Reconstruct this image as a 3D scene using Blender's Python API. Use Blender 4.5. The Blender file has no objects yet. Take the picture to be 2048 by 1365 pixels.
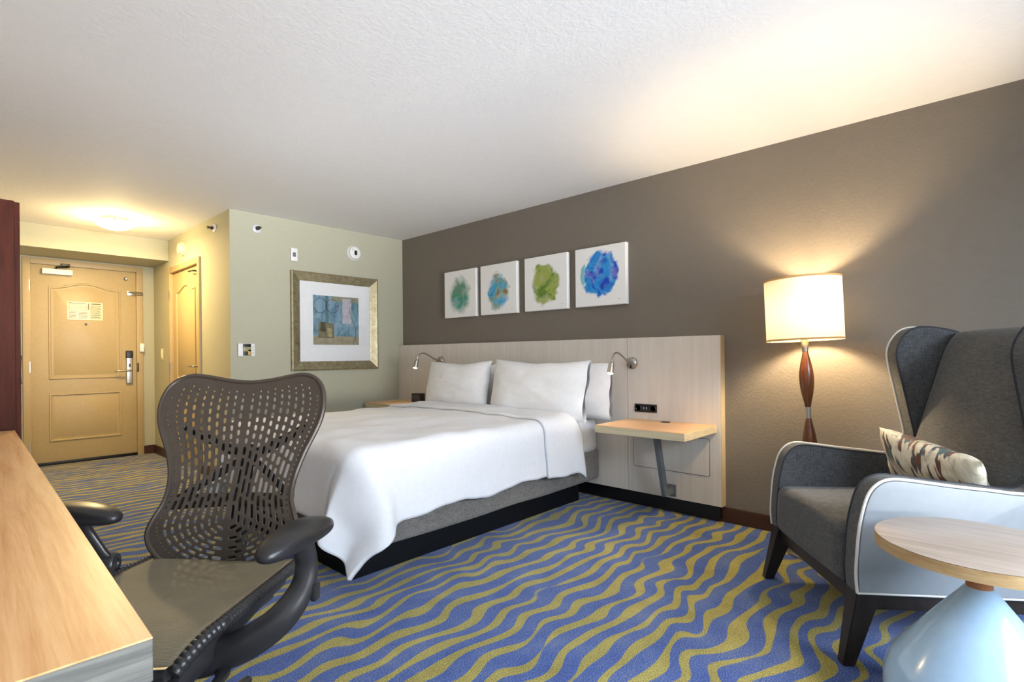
import bpy, bmesh, math, random
from mathutils import Vector, Matrix, noise
from mathutils.geometry import delaunay_2d_cdt
random.seed(7)
S = bpy.context.scene
COL = S.collection
PI = math.pi

# ------------------------------------------------------------------ camera
FPX, YAW, ROLL, HC = 1056.3, 0.823839, -0.00929, 1.08
cd = bpy.data.cameras.new('camera')
cd.sensor_width = 36.0
cd.lens = FPX * 36.0 / 2048
cd.shift_y = (710.3 - 682.5) / 2048
cd.clip_start = 0.02
cam = bpy.data.objects.new('camera', cd)
F_ = Vector((math.sin(YAW), math.cos(YAW), 0)); R_ = Vector((math.cos(YAW), -math.sin(YAW), 0)); U_ = Vector((0, 0, 1))
R2 = R_ * math.cos(ROLL) + U_ * math.sin(ROLL); U2 = U_ * math.cos(ROLL) - R_ * math.sin(ROLL)
cam.matrix_world = Matrix(((R2.x, U2.x, -F_.x, 0), (R2.y, U2.y, -F_.y, 0), (R2.z, U2.z, -F_.z, HC), (0, 0, 0, 1)))
COL.objects.link(cam); S.camera = cam

# ------------------------------------------------------------------ world, daylight, ceiling fill, exposure
w = bpy.data.worlds.new('world'); S.world = w; w.use_nodes = True
bg = w.node_tree.nodes['Background']
bg.inputs[0].default_value = (0.62, 0.78, 1.0, 1); bg.inputs[1].default_value = 2.0
S.view_settings.view_transform = 'Standard'; S.view_settings.look = 'None'
S.view_settings.gamma = 1.0; S.view_settings.use_curve_mapping = False
S.view_settings.exposure = 0.36
def light(name, kind, loc, energy, color, **kw):
    l = bpy.data.lights.new(name, kind); l.energy = energy; l.color = color
    for k, v in kw.items(): setattr(l, k, v)
    o = bpy.data.objects.new(name, l); o.location = loc; COL.objects.link(o); return o
YB = -1.75                       # inner face of the window wall behind the camera
day = light('window_daylight', 'AREA', (1.25, YB - 2.3, 3.3), 1120, (0.74, 0.85, 1.0), shape='RECTANGLE', size=6.0, size_y=2.6)
day.rotation_euler = (math.radians(54), 0, 0)    # blue sky above, shining down through the window
fill = light('ceiling_fill', 'AREA', (1.0, YB - 9.0, -0.8), 3700, (0.97, 0.98, 1.0), shape='RECTANGLE', size=7.0, size_y=4.0)
fill.rotation_euler = (math.radians(97), 0, 0)    # added unseen fill panel, aimed through the window to lift and even the ceiling

# ------------------------------------------------------------------ helpers
def lin(c):
    return tuple(((v / 255) / 12.92 if v / 255 <= .04045 else ((v / 255 + .055) / 1.055) ** 2.4) for v in c) + (1.0,)
class NT:
    def __init__(s, name):
        s.m = bpy.data.materials.new(name); s.m.use_nodes = True
        s.t = s.m.node_tree; s.n = s.t.nodes; s.b = s.n['Principled BSDF']; s.out = s.n['Material Output']
    def a(s, typ, **kw):
        x = s.n.new('ShaderNode' + typ)
        for k, v in kw.items(): setattr(x, k, v)
        return x
    def l(s, o, i): s.t.links.new(o, i)
    def setin(s, sock, v):
        if hasattr(v, 'is_linked') or isinstance(v, bpy.types.NodeSocket): s.l(v, sock)
        else: sock.default_value = v
    def math(s, op, a, b=0.0, c=None):
        x = s.a('Math', operation=op); s.setin(x.inputs[0], a); s.setin(x.inputs[1], b)
        if c is not None: s.setin(x.inputs[2], c)
        return x.outputs[0]
    def coord(s, scale=(1, 1, 1), rot=(0, 0, 0), loc=(0, 0, 0), kind='Object'):
        tc = s.a('TexCoord'); mp = s.a('Mapping')
        mp.inputs['Scale'].default_value = scale; mp.inputs['Rotation'].default_value = rot; mp.inputs['Location'].default_value = loc
        s.l(tc.outputs[kind], mp.inputs[0]); return mp.outputs[0]
    def coord2(s, scale, rot, loc=(0, 0, 0)):
        m2 = s.a('Mapping'); m2.inputs['Scale'].default_value = scale; m2.inputs['Location'].default_value = loc
        s.l(s.coord(rot=rot), m2.inputs[0]); return m2.outputs[0]
    def noise(s, vec, scale, detail=3, rough=.5, dist=0):
        x = s.a('TexNoise'); s.l(vec, x.inputs['Vector']); x.inputs['Scale'].default_value = scale
        x.inputs['Detail'].default_value = detail; x.inputs['Roughness'].default_value = rough; x.inputs['Distortion'].default_value = dist
        return x.outputs['Fac']
    def ramp(s, fac, stops, interp='LINEAR'):
        x = s.a('ValToRGB'); s.l(fac, x.inputs[0]); cr = x.color_ramp; cr.interpolation = interp
        while len(cr.elements) < len(stops): cr.elements.new(.5)
        for e, (p, c) in zip(cr.elements, stops): e.position = p; e.color = c if len(c) == 4 else lin(c)
        return x.outputs[0]
    def mix(s, fac, a, b, blend='MIX'):
        x = s.a('Mix', data_type='RGBA', blend_type=blend)
        s.setin(x.inputs[0], fac); s.setin(x.inputs[6], a); s.setin(x.inputs[7], b); return x.outputs[2]
    def bump(s, h, strength, dist=.01):
        x = s.a('Bump'); x.inputs['Strength'].default_value = strength; x.inputs['Distance'].default_value = dist
        s.l(h, x.inputs['Height']); s.l(x.outputs[0], s.b.inputs['Normal'])
MATS = {}
def mat(name, c, rough=.5, metal=0, bump=None, var=None, spec=.5, sheen=0, coat=0):
    if name in MATS: return MATS[name]
    n = NT(name); n.b.inputs['Roughness'].default_value = rough; n.b.inputs['Metallic'].default_value = metal
    n.b.inputs['Specular IOR Level'].default_value = spec
    n.b.inputs['Base Color'].default_value = lin(c)
    if sheen: n.b.inputs['Sheen Weight'].default_value = sheen
    if coat: n.b.inputs['Coat Weight'].default_value = coat
    v = n.coord()
    if var:
        f = n.noise(v, var[0], 4, .6)
        lo = tuple(max(0, k - var[1]) for k in c); hi = tuple(min(255, k + var[1]) for k in c)
        n.l(n.ramp(f, [(.3, lo), (.7, hi)]), n.b.inputs['Base Color'])
    else:
        f = n.noise(v, 40, 2); d = 2
        n.l(n.ramp(f, [(.3, tuple(max(0, k - d) for k in c)), (.7, tuple(min(255, k + d) for k in c))]), n.b.inputs['Base Color'])
    if bump: n.bump(n.noise(v, bump[0], 3, .55), bump[1], bump[2] if len(bump) > 2 else .002)
    MATS[name] = n.m; return n.m
def wood(name, cols, scale, grain=8, rough=.45, rot=(0, 0, 0), bumpS=.1, contrast=(.3, .7)):
    # scale: mapping scale, small along the grain
    n = NT(name); v = n.coord(scale, rot)
    f1 = n.noise(v, grain, 5, .6, .6); f2 = n.noise(v, grain * 6, 3, .6)
    f = n.math('ADD', n.math('MULTIPLY', f1, .72), n.math('MULTIPLY', f2, .28))
    k = len(cols); st = [(contrast[0] + (contrast[1] - contrast[0]) * i / (k - 1), c) for i, c in enumerate(cols)]
    n.l(n.ramp(f, st), n.b.inputs['Base Color']); n.b.inputs['Roughness'].default_value = rough
    n.bump(f2, bumpS, .001); MATS[name] = n.m; return n.m
def fabric(name, c1, c2, scale=260, rough=.9, sheen=.15, big=5):
    n = NT(name)
    v1 = n.coord((1, 1, .12)); v2 = n.coord((.12, .12, 1))
    a = n.noise(v1, scale, 2, .6); b = n.noise(v2, scale, 2, .6); c = n.noise(n.coord(), big, 3, .5)
    f = n.math('ADD', n.math('MULTIPLY', n.math('ADD', a, b), .42), n.math('MULTIPLY', c, .16))
    n.l(n.ramp(f, [(.38, c1), (.62, c2)]), n.b.inputs['Base Color'])
    n.b.inputs['Roughness'].default_value = rough; n.b.inputs['Specular IOR Level'].default_value = .2
    n.b.inputs['Sheen Weight'].default_value = sheen
    n.bump(n.math('ADD', a, b), .25, .001); MATS[name] = n.m; return n.m
def emit(name, c, strength):
    n = NT(name); n.b.inputs['Emission Color'].default_value = lin(c); n.b.inputs['Emission Strength'].default_value = strength
    n.b.inputs['Base Color'].default_value = lin(c); MATS[name] = n.m; return n.m

def obj(name, bm, m=None, parent=None, smooth=35, kind=None, mods=None):
    me = bpy.data.meshes.new(name); bm.normal_update(); bm.to_mesh(me); bm.free()
    if m: me.materials.append(m)
    if smooth:
        for p in me.polygons: p.use_smooth = True
        me.set_sharp_from_angle(angle=math.radians(smooth))
    o = bpy.data.objects.new(name, me); COL.objects.link(o)
    if parent: o.parent = parent
    if kind: o['kind'] = kind
    return o
def tag(o, label, cat, group=None, kind=None):
    o['label'] = label; o['category'] = cat
    if group: o['group'] = group
    if kind: o['kind'] = kind
    return o
def thing(name, label, cat, loc=(0, 0, 0), rz=0, group=None, kind=None):
    o = bpy.data.objects.new(name, None); o.empty_display_size = .05; COL.objects.link(o)
    o.location = loc; o.rotation_euler = (0, 0, rz); return tag(o, label, cat, group, kind)
def box(x0, x1, y0, y1, z0, z1, bev=0, seg=2, bm=None):
    b = bmesh.new()
    vs = [b.verts.new((x, y, z)) for x in (x0, x1) for y in (y0, y1) for z in (z0, z1)]
    for f in ((0, 1, 3, 2), (4, 6, 7, 5), (0, 4, 5, 1), (2, 3, 7, 6), (0, 2, 6, 4), (1, 5, 7, 3)): b.faces.new([vs[i] for i in f])
    if bev: bmesh.ops.bevel(b, geom=b.edges[:], offset=bev, segments=seg, profile=.6, affect='EDGES')
    if bm is None: return b
    return join(bm, b)
def join(bm, b, M=None):
    if M is not None: b.transform(M)
    me = bpy.data.meshes.new('t'); b.to_mesh(me); b.free(); bm.from_mesh(me); bpy.data.meshes.remove(me); return bm
def lathe(prof, seg=32, axis=None, loc=(0, 0, 0), caps=True):
    b = bmesh.new(); rings = []
    for r, z in prof:
        rings.append([b.verts.new((max(r, 1e-5) * math.cos(2 * PI * i / seg), max(r, 1e-5) * math.sin(2 * PI * i / seg), z)) for i in range(seg)])
    for A, B in zip(rings, rings[1:]):
        for i in range(seg): b.faces.new((A[i], A[(i + 1) % seg], B[(i + 1) % seg], B[i]))
    if caps and prof[0][0] > 1e-4: b.faces.new(rings[0][::-1])
    if caps and prof[-1][0] > 1e-4: b.faces.new(rings[-1])
    bmesh.ops.remove_doubles(b, verts=b.verts[:], dist=1e-6)
    if axis is not None: b.transform(Vector((0, 0, 1)).rotation_difference(Vector(axis)).to_matrix().to_4x4())
    b.transform(Matrix.Translation(loc)); return b
def tube(path, rad, seg=12, bm=None, flat=1.0, up=(0, 0, 1), caps=True, smoothpath=0):
    P = [Vector(p) for p in path]
    rr = rad if isinstance(rad, (list, tuple)) else [rad] * len(P)
    if smoothpath:
        Q, q = [], []
        for i in range(len(P) - 1):
            p0, p1, p2, p3 = P[max(i - 1, 0)], P[i], P[i + 1], P[min(i + 2, len(P) - 1)]
            for k in range(smoothpath):
                t = k / smoothpath
                Q.append(.5 * ((2 * p1) + (p2 - p0) * t + (2 * p0 - 5 * p1 + 4 * p2 - p3) * t * t + (3 * p1 - p0 - 3 * p2 + p3) * t ** 3))
                q.append(rr[i] * (1 - t) + rr[i + 1] * t)
        Q.append(P[-1]); q.append(rr[-1]); P, rr = Q, q
    b = bmesh.new(); rings = []; up = Vector(up)
    for i, p in enumerate(P):
        d = (P[min(i + 1, len(P) - 1)] - P[max(i - 1, 0)]).normalized()
        s = d.cross(up)
        if s.length < 1e-4: s = d.cross(Vector((1, 0, 0)))
        s.normalize(); t = s.cross(d).normalized()
        rings.append([b.verts.new(p + s * rr[i] * math.cos(2 * PI * k / seg) + t * rr[i] * flat * math.sin(2 * PI * k / seg)) for k in range(seg)])
    for A, B in zip(rings, rings[1:]):
        for k in range(seg): b.faces.new((A[k], A[(k + 1) % seg], B[(k + 1) % seg], B[k]))
    if caps: b.faces.new(rings[0][::-1]); b.faces.new(rings[-1])
    bmesh.ops.recalc_face_normals(b, faces=b.faces[:])
    return b if bm is None else join(bm, b)
def prism(pts, t0, t1, axis='x', bev=0, seg=2):
    """extrude outline pts (2D) along axis from t0 to t1"""
    b = bmesh.new()
    def P(u, v, t): return {'x': (t, u, v), 'y': (u, t, v), 'z': (u, v, t)}[axis]
    A = [b.verts.new(P(u, v, t0)) for u, v in pts]; B = [b.verts.new(P(u, v, t1)) for u, v in pts]
    n = len(pts); b.faces.new(A); b.faces.new(B[::-1])
    for i in range(n): b.faces.new((A[i], B[i], B[(i + 1) % n], A[(i + 1) % n]))
    bmesh.ops.recalc_face_normals(b, faces=b.faces[:])
    if bev:
        cap = [e for e in b.edges if len(e.link_faces) == 2 and any(len(f.verts) == n for f in e.link_faces) and n > 4] if n > 4 else b.edges[:]
        bmesh.ops.bevel(b, geom=cap, offset=bev, segments=seg, profile=.6, affect='EDGES')
    return b
def rrect(x0, x1, y0, y1, r, n=5):
    o = []
    for cx, cy, a in ((x1 - r, y1 - r, 0), (x0 + r, y1 - r, 90), (x0 + r, y0 + r, 180), (x1 - r, y0 + r, 270)):
        for k in range(n + 1):
            t = math.radians(a + 90 * k / n); o.append((cx + r * math.cos(t), cy + r * math.sin(t)))
    return o
def spline(pts, n=6, closed=False):
    P = [Vector(p) for p in pts]; o = []; L = len(P)
    for i in range(L if closed else L - 1):
        g = (lambda j: P[j % L]) if closed else (lambda j: P[min(max(j, 0), L - 1)])
        p0, p1, p2, p3 = g(i - 1), g(i), g(i + 1), g(i + 2)
        for k in range(n):
            t = k / n
            o.append(.5 * ((2 * p1) + (p2 - p0) * t + (2 * p0 - 5 * p1 + 4 * p2 - p3) * t * t + (3 * p1 - p0 - 3 * p2 + p3) * t ** 3))
    if not closed: o.append(P[-1])
    return o
def grid(fn, nu, nv, closed_u=False):
    b = bmesh.new(); V = [[b.verts.new(fn(i / nu, j / nv)) for j in range(nv + 1)] for i in range(nu + 1)]
    for i in range(nu):
        for j in range(nv): b.faces.new((V[i][j], V[i + 1][j], V[i + 1][j + 1], V[i][j + 1]))
    return b
def solid(o, t, off=-1):
    m = o.modifiers.new('thick', 'SOLIDIFY'); m.thickness = t; m.offset = off; return o
def subsurf(o, n):
    m = o.modifiers.new('sub', 'SUBSURF'); m.levels = n; m.render_levels = n; return o

# ------------------------------------------------------------------ room dimensions
XW, YF, ZC = 3.40, 4.755, 2.332      # accent wall, picture wall, ceiling
XL = -0.45                           # wall behind the desk
XFO = 1.652                          # foyer right wall
YS, ZS = 6.505, 2.115                # soffit
YD = 7.10                            # entry door wall

# ------------------------------------------------------------------ materials of the shell
def carpet_mat():
    n = NT('carpet'); tc = n.a('TexCoord'); sp = n.a('SeparateXYZ'); n.l(tc.outputs['Object'], sp.inputs[0])
    x, y = sp.outputs[0], sp.outputs[1]
    def nz(sx, sy, sc, det=1, ox=0):
        cb = n.a('CombineXYZ'); n.l(n.math('MULTIPLY', x, sx), cb.inputs[0]); n.l(n.math('ADD', n.math('MULTIPLY', y, sy), ox), cb.inputs[1])
        return n.noise(cb.outputs[0], sc, det, .5)
    warp = n.math('MULTIPLY', n.math('SUBTRACT', nz(2.6, 1.3, 1.0, 0), .5), 1.5)
    warp2 = n.math('MULTIPLY', n.math('SUBTRACT', nz(4.2, 3.0, 1.0, 0, 31.7), .5), 1.0)
    wv = n.math('MULTIPLY', n.math('SINE', n.math('ADD', n.math('MULTIPLY', x, 19.0), n.math('MULTIPLY', nz(.9, 2.2, 1.6, 0, 11), 12.0))), .17)
    ph = n.math('ADD', n.math('ADD', n.math('DIVIDE', y, .094), wv), n.math('ADD', warp, warp2))
    sn = n.math('SINE', n.math('MULTIPLY', ph, 2 * PI))
    br = n.math('MULTIPLY', n.math('SUBTRACT', nz(3.0, 10.0, 1.0, 0, 77.0), .5), 2.3)
    edge = n.math('MULTIPLY', n.math('SUBTRACT', n.noise(tc.outputs['Object'], 420, 1), .5), .5)
    h = n.math('ADD', n.math('ADD', sn, br), edge)
    st = n.a('MapRange'); st.inputs[1].default_value = .20; st.inputs[2].default_value = .36; n.l(h, st.inputs[0])
    f1 = n.noise(tc.outputs['Object'], 210, 2, .8); f2 = n.noise(tc.outputs['Object'], 6, 3, .6)
    fl = n.math('ADD', n.math('MULTIPLY', f1, .8), n.math('MULTIPLY', f2, .2))
    blue = n.ramp(fl, [(.39, (22, 40, 96)), (.47, (42, 78, 156)), (.54, (64, 94, 154)), (.63, (136, 138, 134))])
    yel = n.ramp(fl, [(.39, (106, 97, 30)), (.5, (152, 140, 60)), (.62, (188, 176, 100))])
    n.l(n.mix(st.outputs[0], blue, yel), n.b.inputs['Base Color'])
    n.b.inputs['Roughness'].default_value = .95; n.b.inputs['Specular IOR Level'].default_value = .15; n.b.inputs['Sheen Weight'].default_value = .2
    n.bump(n.math('ADD', f1, n.math('MULTIPLY', st.outputs[0], .15)), .5, .004)
    return n.m
def plaster(name, c, bs=55, st=.35, d=.004, var=3):
    n = NT(name); v = n.coord()
    a = n.noise(v, bs, 4, .6, .4); b = n.noise(v, bs * .35, 2, .5)
    h = n.ramp(a, [(.42, (0, 0, 0, 1)), (.58, (1, 1, 1, 1))])
    n.bump(h, st, d)
    lo = tuple(k - var for k in c); hi = tuple(min(255, k + var) for k in c)
    n.l(n.ramp(b, [(.3, lo), (.7, hi)]), n.b.inputs['Base Color'])
    n.b.inputs['Roughness'].default_value = .75; n.b.inputs['Specular IOR Level'].default_value = .3; return n.m
M_CARPET = carpet_mat()
M_CEIL = plaster('ceiling_knockdown', (236, 236, 236), 48, .11, .004, 1)
M_ACC = plaster('taupe_paint', (124, 116, 105), 60, .22, .003, 1)
M_SAGE = plaster('sage_paint', (176, 174, 153), 60, .2, .003, 1)
M_CREAM = plaster('cream_paint', (228, 224, 212), 60, .2, .003, 1)
M_BASEB = wood('dark_baseboard', [(48, 28, 18), (74, 42, 24)], (.6, .6, 6), 6, .4)
M_DOOR = mat('door_paint', (176, 156, 114), .42, bump=(180, .06))
M_FRAMEP = mat('door_frame_paint', (172, 151, 110), .45)
M_STEEL = mat('brushed_steel', (176, 172, 164), .32, 1.0, bump=(300, .05))
M_DKSTEEL = mat('dark_metal', (70, 66, 60), .4, .9)
M_WHITEP = mat('white_plastic', (226, 226, 224), .4)
M_BLACK = mat('black_plastic', (16, 16, 18), .35)
M_GLASSK = mat('black_glass', (10, 11, 14), .08)

def struct(name, bm, m, label, cat, smooth=None, parent=None):
    o = obj(name, bm, m, parent, smooth)
    if parent is None: tag(o, label, cat, kind='structure')
    return o
T = .12
struct('floor', box(XL - T, XW + T, YB - T, YD + .3, -.1, 0), M_CARPET, 'blue carpet with wavy olive yellow stripes covering the whole floor', 'carpet')
struct('ceiling', box(XL - T, XW + T, YB - T, YD + .3, ZC, ZC + .1), M_CEIL, 'white textured plaster ceiling over the room and entry', 'ceiling')
struct('wall_right', box(XW, XW + T, YB - T, YF + T, 0, ZC), M_ACC, 'taupe painted accent wall behind the headboard and floor lamp', 'wall')
struct('wall_far', box(XFO, XW + T, YF, YF + T, 0, ZC), M_SAGE, 'sage wall with the framed abstract print and thermostat', 'wall')
struct('wall_left', box(XL - T, XL, YB - T, YD + .3, 0, ZC), M_CREAM, 'cream wall behind the wooden desk', 'wall')
# foyer right wall with a door opening
D2A, D2B, D2T = 5.535, 6.415, 1.975
b = box(XFO, XFO + T, YF + T, D2A, 0, ZC); box(XFO, XFO + T, D2B, YD, 0, ZC, bm=b); box(XFO, XFO + T, D2A, D2B, D2T, ZC, bm=b)
struct('wall_foyer', b, M_SAGE, 'warmly lit foyer wall holding the narrow side door', 'wall')
D1A, D1B, D1T = .60, 1.487, 2.045
b = box(XL, D1A, YD, YD + T, 0, ZC); box(D1B, XFO + T, YD, YD + T, 0, ZC, bm=b); box(D1A, D1B, YD, YD + T, D1T, ZC, bm=b)
struct('wall_entry', b, M_SAGE, 'wall around the entry door at the end of the foyer', 'wall')
struct('wall_soffit', box(XL, XFO, YS, YD, ZS, ZC, .004), M_SAGE, 'lowered ceiling box above the entry door', 'soffit')
# window wall behind the camera
WX0, WX1, WZ0, WZ1 = 0.0, 2.5, .45, 2.15
b = box(XL, WX0, YB - T, YB, 0, ZC); box(WX1, XW, YB - T, YB, 0, ZC, bm=b); box(WX0, WX1, YB - T, YB, 0, WZ0, bm=b); box(WX0, WX1, YB - T, YB, WZ1, ZC, bm=b)
struct('wall_window', b, M_SAGE, 'wall with the wide window opposite the entry door', 'wall')
win = thing('window_1', 'wide daylight window with white frame opposite the picture wall', 'window', ((WX0 + WX1) / 2, YB - .06, WZ0), kind='structure')
ww, wh = (WX1 - WX0) / 2, WZ1 - WZ0
for x0, x1, z0, z1 in ((-ww, ww, 0, .05), (-ww, ww, wh - .05, wh), (-ww, -ww + .05, .05, wh - .05), (ww - .05, ww, .05, wh - .05), (-.025, .025, .05, wh - .05)):
    obj('window_frame', box(x0, x1, -.03, .03, z0, z1, .004), M_WHITEP, win)
gl = NT('window_glass'); gm = gl.a('MixShader'); gt = gl.a('BsdfTransparent'); gg = gl.a('BsdfGlossy'); gg.inputs['Roughness'].default_value = .02
gm.inputs[0].default_value = .06; gl.l(gt.outputs[0], gm.inputs[1]); gl.l(gg.outputs[0], gm.inputs[2]); gl.l(gm.outputs[0], gl.out.inputs[0])
M_PANE = gl.m
for x0, x1 in ((-ww + .05, -.025), (.025, ww - .05)): obj('pane', box(x0, x1, -.003, .003, .05, wh - .05), M_PANE, win)
# baseboards
BH = .095
def baseb(name, bm, label): return struct(name, bm, M_BASEB, label, 'baseboard')
baseb('baseboard_right', box(XW - .015, XW, YB, YF, 0, BH, .003), 'dark brown baseboard along the taupe accent wall')
baseb('baseboard_far', box(XFO - .015, XW - .015, YF - .015, YF, 0, BH, .003), 'dark brown baseboard under the framed print')
b = box(XFO - .015, XFO, YF, D2A - .065, 0, BH, .003); box(XFO - .015, XFO, D2B + .065, YD - .015, 0, BH, .003, bm=b)
baseb('baseboard_foyer', b, 'dark brown baseboard on both sides of the narrow side door')
b = box(XL + .015, D1A - .055, YD - .015, YD, 0, BH, .003); box(D1B + .055, XFO, YD - .015, YD, 0, BH, .003, bm=b)
baseb('baseboard_entry', b, 'dark brown baseboard beside the entry door')
baseb('baseboard_left', box(XL, XL + .015, YB, YD - .015, 0, BH, .003), 'dark brown baseboard behind the desk')

# ------------------------------------------------------------------ doors
def door_panel(bm_w, arch, x0, x1, z0, z1, m, parent, depth=.012):
    """raised moulded panel: recessed groove ring and raised field, in local x (width), -y (towards the viewer)"""
    def outline(ins):
        a0, a1, b0, b1 = x0 + ins, x1 - ins, z0 + ins, z1 - ins
        pts = [(a0, b0), (a1, b0)]
        if arch:
            n = 18
            for k in range(n + 1):
                t = k / n; xx = a1 + (a0 - a1) * t; u = abs(2 * t - 1)
                pts.append((xx, b1 + arch * (.5 + .5 * math.cos(PI * min(1, u / .92)))))
        else: pts += [(a1, b1), (a0, b1)]
        return pts
    b = bmesh.new()
    rings = []
    for ins, y in ((0, -.001), (.004, -.009), (.014, -.010), (.022, .0005), (.034, .0005), (.048, -.006)):
        rings.append([b.verts.new((u, y, v)) for u, v in outline(ins)])
    n = len(rings[0])
    for A, B in zip(rings, rings[1:]):
        for i in range(n): b.faces.new((A[i], A[(i + 1) % n], B[(i + 1) % n], B[i]))
    b.faces.new(rings[-1]); bmesh.ops.recalc_face_normals(b, faces=b.faces[:])
    # face toward -y
    o = obj('moulded_panel', b, m, parent, 25); return o
def lever(parent, x, z, d, m=M_STEEL, y=0):
    """lever handle on a round rose, lever pointing to d (+1/-1 along x)"""
    h = obj('rose', lathe([(.026, 0), (.026, .008), (.02, .012), (0, .012)], 24, (0, -1, 0), (x, y, z)), m, parent)
    obj('lever', tube([(x, y, z), (x, y - .045, z), (x + d * .012, y - .055, z), (x + d * .11, y - .055, z + .002), (x + d * .12, y - .045, z)], [.010, .010, .010, .009, .008], 10, smoothpath=4), m, h)
    return h
# entry door: local x along world X, faces -Y
d1 = thing('door_1', 'cream moulded entry door with arched upper panel at the foyer end', 'door', (D1A, YD, 0), kind='structure')
W1 = D1B - D1A
obj('door_leaf', box(.004, W1 - .004, .012, .055, .030, D1T - .004, .002), M_DOOR, d1)
def panels(parent, specs, yoff):
    for arch, x0, x1, z0, z1 in specs:
        o = door_panel(None, arch, x0, x1, z0, z1, M_DOOR, parent); o.location = (0, yoff, 0)
panels(d1, [(.055, .14, .745, .872, 1.825), (0, .14, .745, .235, .725)], .012)
fr = .055
for nm, bb in (('frame_jamb', box(-fr, .004, -.02, .06, 0, D1T + fr, .003)), ('frame_jamb', box(W1 - .004, W1 + fr, -.02, .06, 0, D1T + fr, .003)), ('frame_head', box(.004, W1 - .004, -.02, .06, D1T - .004, D1T + fr, .003))):
    obj(nm, bb, M_FRAMEP, d1)
obj('threshold', box(0, W1, -.015, .06, 0, .030, .003), M_BLACK, d1)
for z in (.2, 1.0, 1.82):
    obj('hinge', lathe([(.009, -.055), (.009, .055)], 10, None, (-.003, -.012, z)), M_STEEL, d1)
# lock set
lk = obj('lock_plate', box(.785, .845, -.012, .012, .80, 1.16, .008, 3), M_STEEL, d1)
obj('card_reader', box(.783, .847, -.022, .010, 1.085, 1.165, .008, 3), M_BLACK, lk)
obj('thumb_turn', box(.808, .822, -.026, -.010, .985, 1.02, .004), M_DKSTEEL, lk)
obj('lever', tube([(.815, -.01, .945), (.815, -.055, .945), (.80, -.066, .945), (.70, -.066, .945), (.69, -.05, .945)], [.012, .012, .011, .010, .009], 10, smoothpath=4), M_STEEL, lk)
obj('strike_plate', box(W1 - .006, W1 + .012, -.024, -.018, .93, 1.03, .001), M_DKSTEEL, d1)
# swing bar guard, bumper and security stop
sg = obj('swing_guard', box(.80, .86, -.004, .012, 1.78, 1.83, .003), M_STEEL, d1)
obj('guard_bar', tube([(.81, -.012, 1.812), (.86, -.03, 1.815), (.93, -.03, 1.812), (.935, -.022, 1.80), (.93, -.03, 1.79), (.86, -.03, 1.788)], .006, 8, smoothpath=3), M_STEEL, sg)
obj('door_stop', lathe([(.018, 0), (.018, .012), (.01, .02), (.01, .03), (0, .03)], 16, (0, -1, 0), (.79, .012, 1.96)), M_STEEL, d1)
obj('peephole', lathe([(.012, 0), (.012, .006), (0, .006)], 16, (0, -1, 0), (.44, .008, 1.445)), M_DKSTEEL, d1)
# closer
cl = obj('door_closer', box(.09, .33, -.045, .012, 1.945, 2.0, .006, 2), M_WHITEP, d1)
obj('closer_arm', tube([(.20, -.02, 2.0), (.20, -.02, 2.02), (.30, -.07, 2.025), (.27, -.02, 2.05)], .009, 8), M_DKSTEEL, cl)
obj('closer_bracket', box(.235, .31, -.045, -.018, 2.04, 2.06, .003), M_DKSTEEL, cl)
# evacuation notice
M_PAPER = mat('notice_paper', (236, 224, 190), .3)
M_INK = mat('notice_print', (104, 92, 66), .6)
sgn = thing('door_notice', 'framed paper notice fixed to the upper panel of the entry door', 'sign', (D1A + .287, YD + .0105, 1.49))
obj('notice_sheet', box(0, .297, -.010, -.004, 0, .19, .002), M_PAPER, sgn)
b = bmesh.new()
def strip(x0, x1, z0, z1): box(x0, x1, -.0108, -.0100, z0, z1, bm=b)
strip(.012, .15, .172, .179); strip(.195, .28, .168, .178)
for k in range(6): strip(.012, .075, .018 + k * .012, .0225 + k * .012); strip(.09, .165, .018 + k * .012, .0225 + k * .012)
for k in range(13): strip(.19, .285 - (k % 3) * .008, .018 + k * .011, .0225 + k * .011)
for x in (.012, .16): strip(x, x + .002, .10, .16)
for z in (.10, .128, .16): strip(.012, .162, z, z + .002)
for k in range(8): strip(.02 + k * .018, .0215 + k * .018, .10, .16)
strip(.172, .180, .11, .175)
obj('printed_lines', b, M_INK, sgn, None, kind='stuff')
# narrow side door in the foyer right wall; local x along world -Y... build facing -X
d2 = thing('door_2', 'cream side door with arched panel in the foyer right wall', 'door', (XFO, D2B, 0), -PI / 2, kind='structure')
W2 = D2B - D2A                                   # local x: from far hinge side to near latch side
obj('door_leaf', box(.004, W2 - .004, .012, .05, .012, D2T - .004, .002), M_DOOR, d2)
panels(d2, [(.055, .14, W2 - .14, .86, 1.765), (0, .14, W2 - .14, .235, .72)], .012)
for nm, bb in (('frame_jamb', box(-fr, .004, -.02, .06, 0, D2T + fr, .003)), ('frame_jamb', box(W2 - .004, W2 + fr, -.02, .06, 0, D2T + fr, .003)), ('frame_head', box(.004, W2 - .004, -.02, .06, D2T - .004, D2T + fr, .003))):
    obj(nm, bb, M_FRAMEP, d2)
for z in (.2, .97, 1.74): obj('hinge', lathe([(.010, -.055), (.010, .055)], 10, None, (-.005, -.014, z)), M_STEEL, d2)
lever(d2, W2 - .07, 1.0, -1, y=.012)
ds = obj('door_stop', lathe([(.02, 0), (.02, .01), (.008, .014), (.008, .02)], 12, (0, -1, 0), (W2 - .03, .012, 1.90)), M_DKSTEEL, d2)
obj('stop_bar', tube([(W2 - .03, -.005, 1.90), (W2 - .05, -.03, 1.905), (W2 - .20, -.035, 1.915), (W2 - .21, -.02, 1.915)], [.008, .008, .006, .010], 8), M_DKSTEEL, ds)

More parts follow.
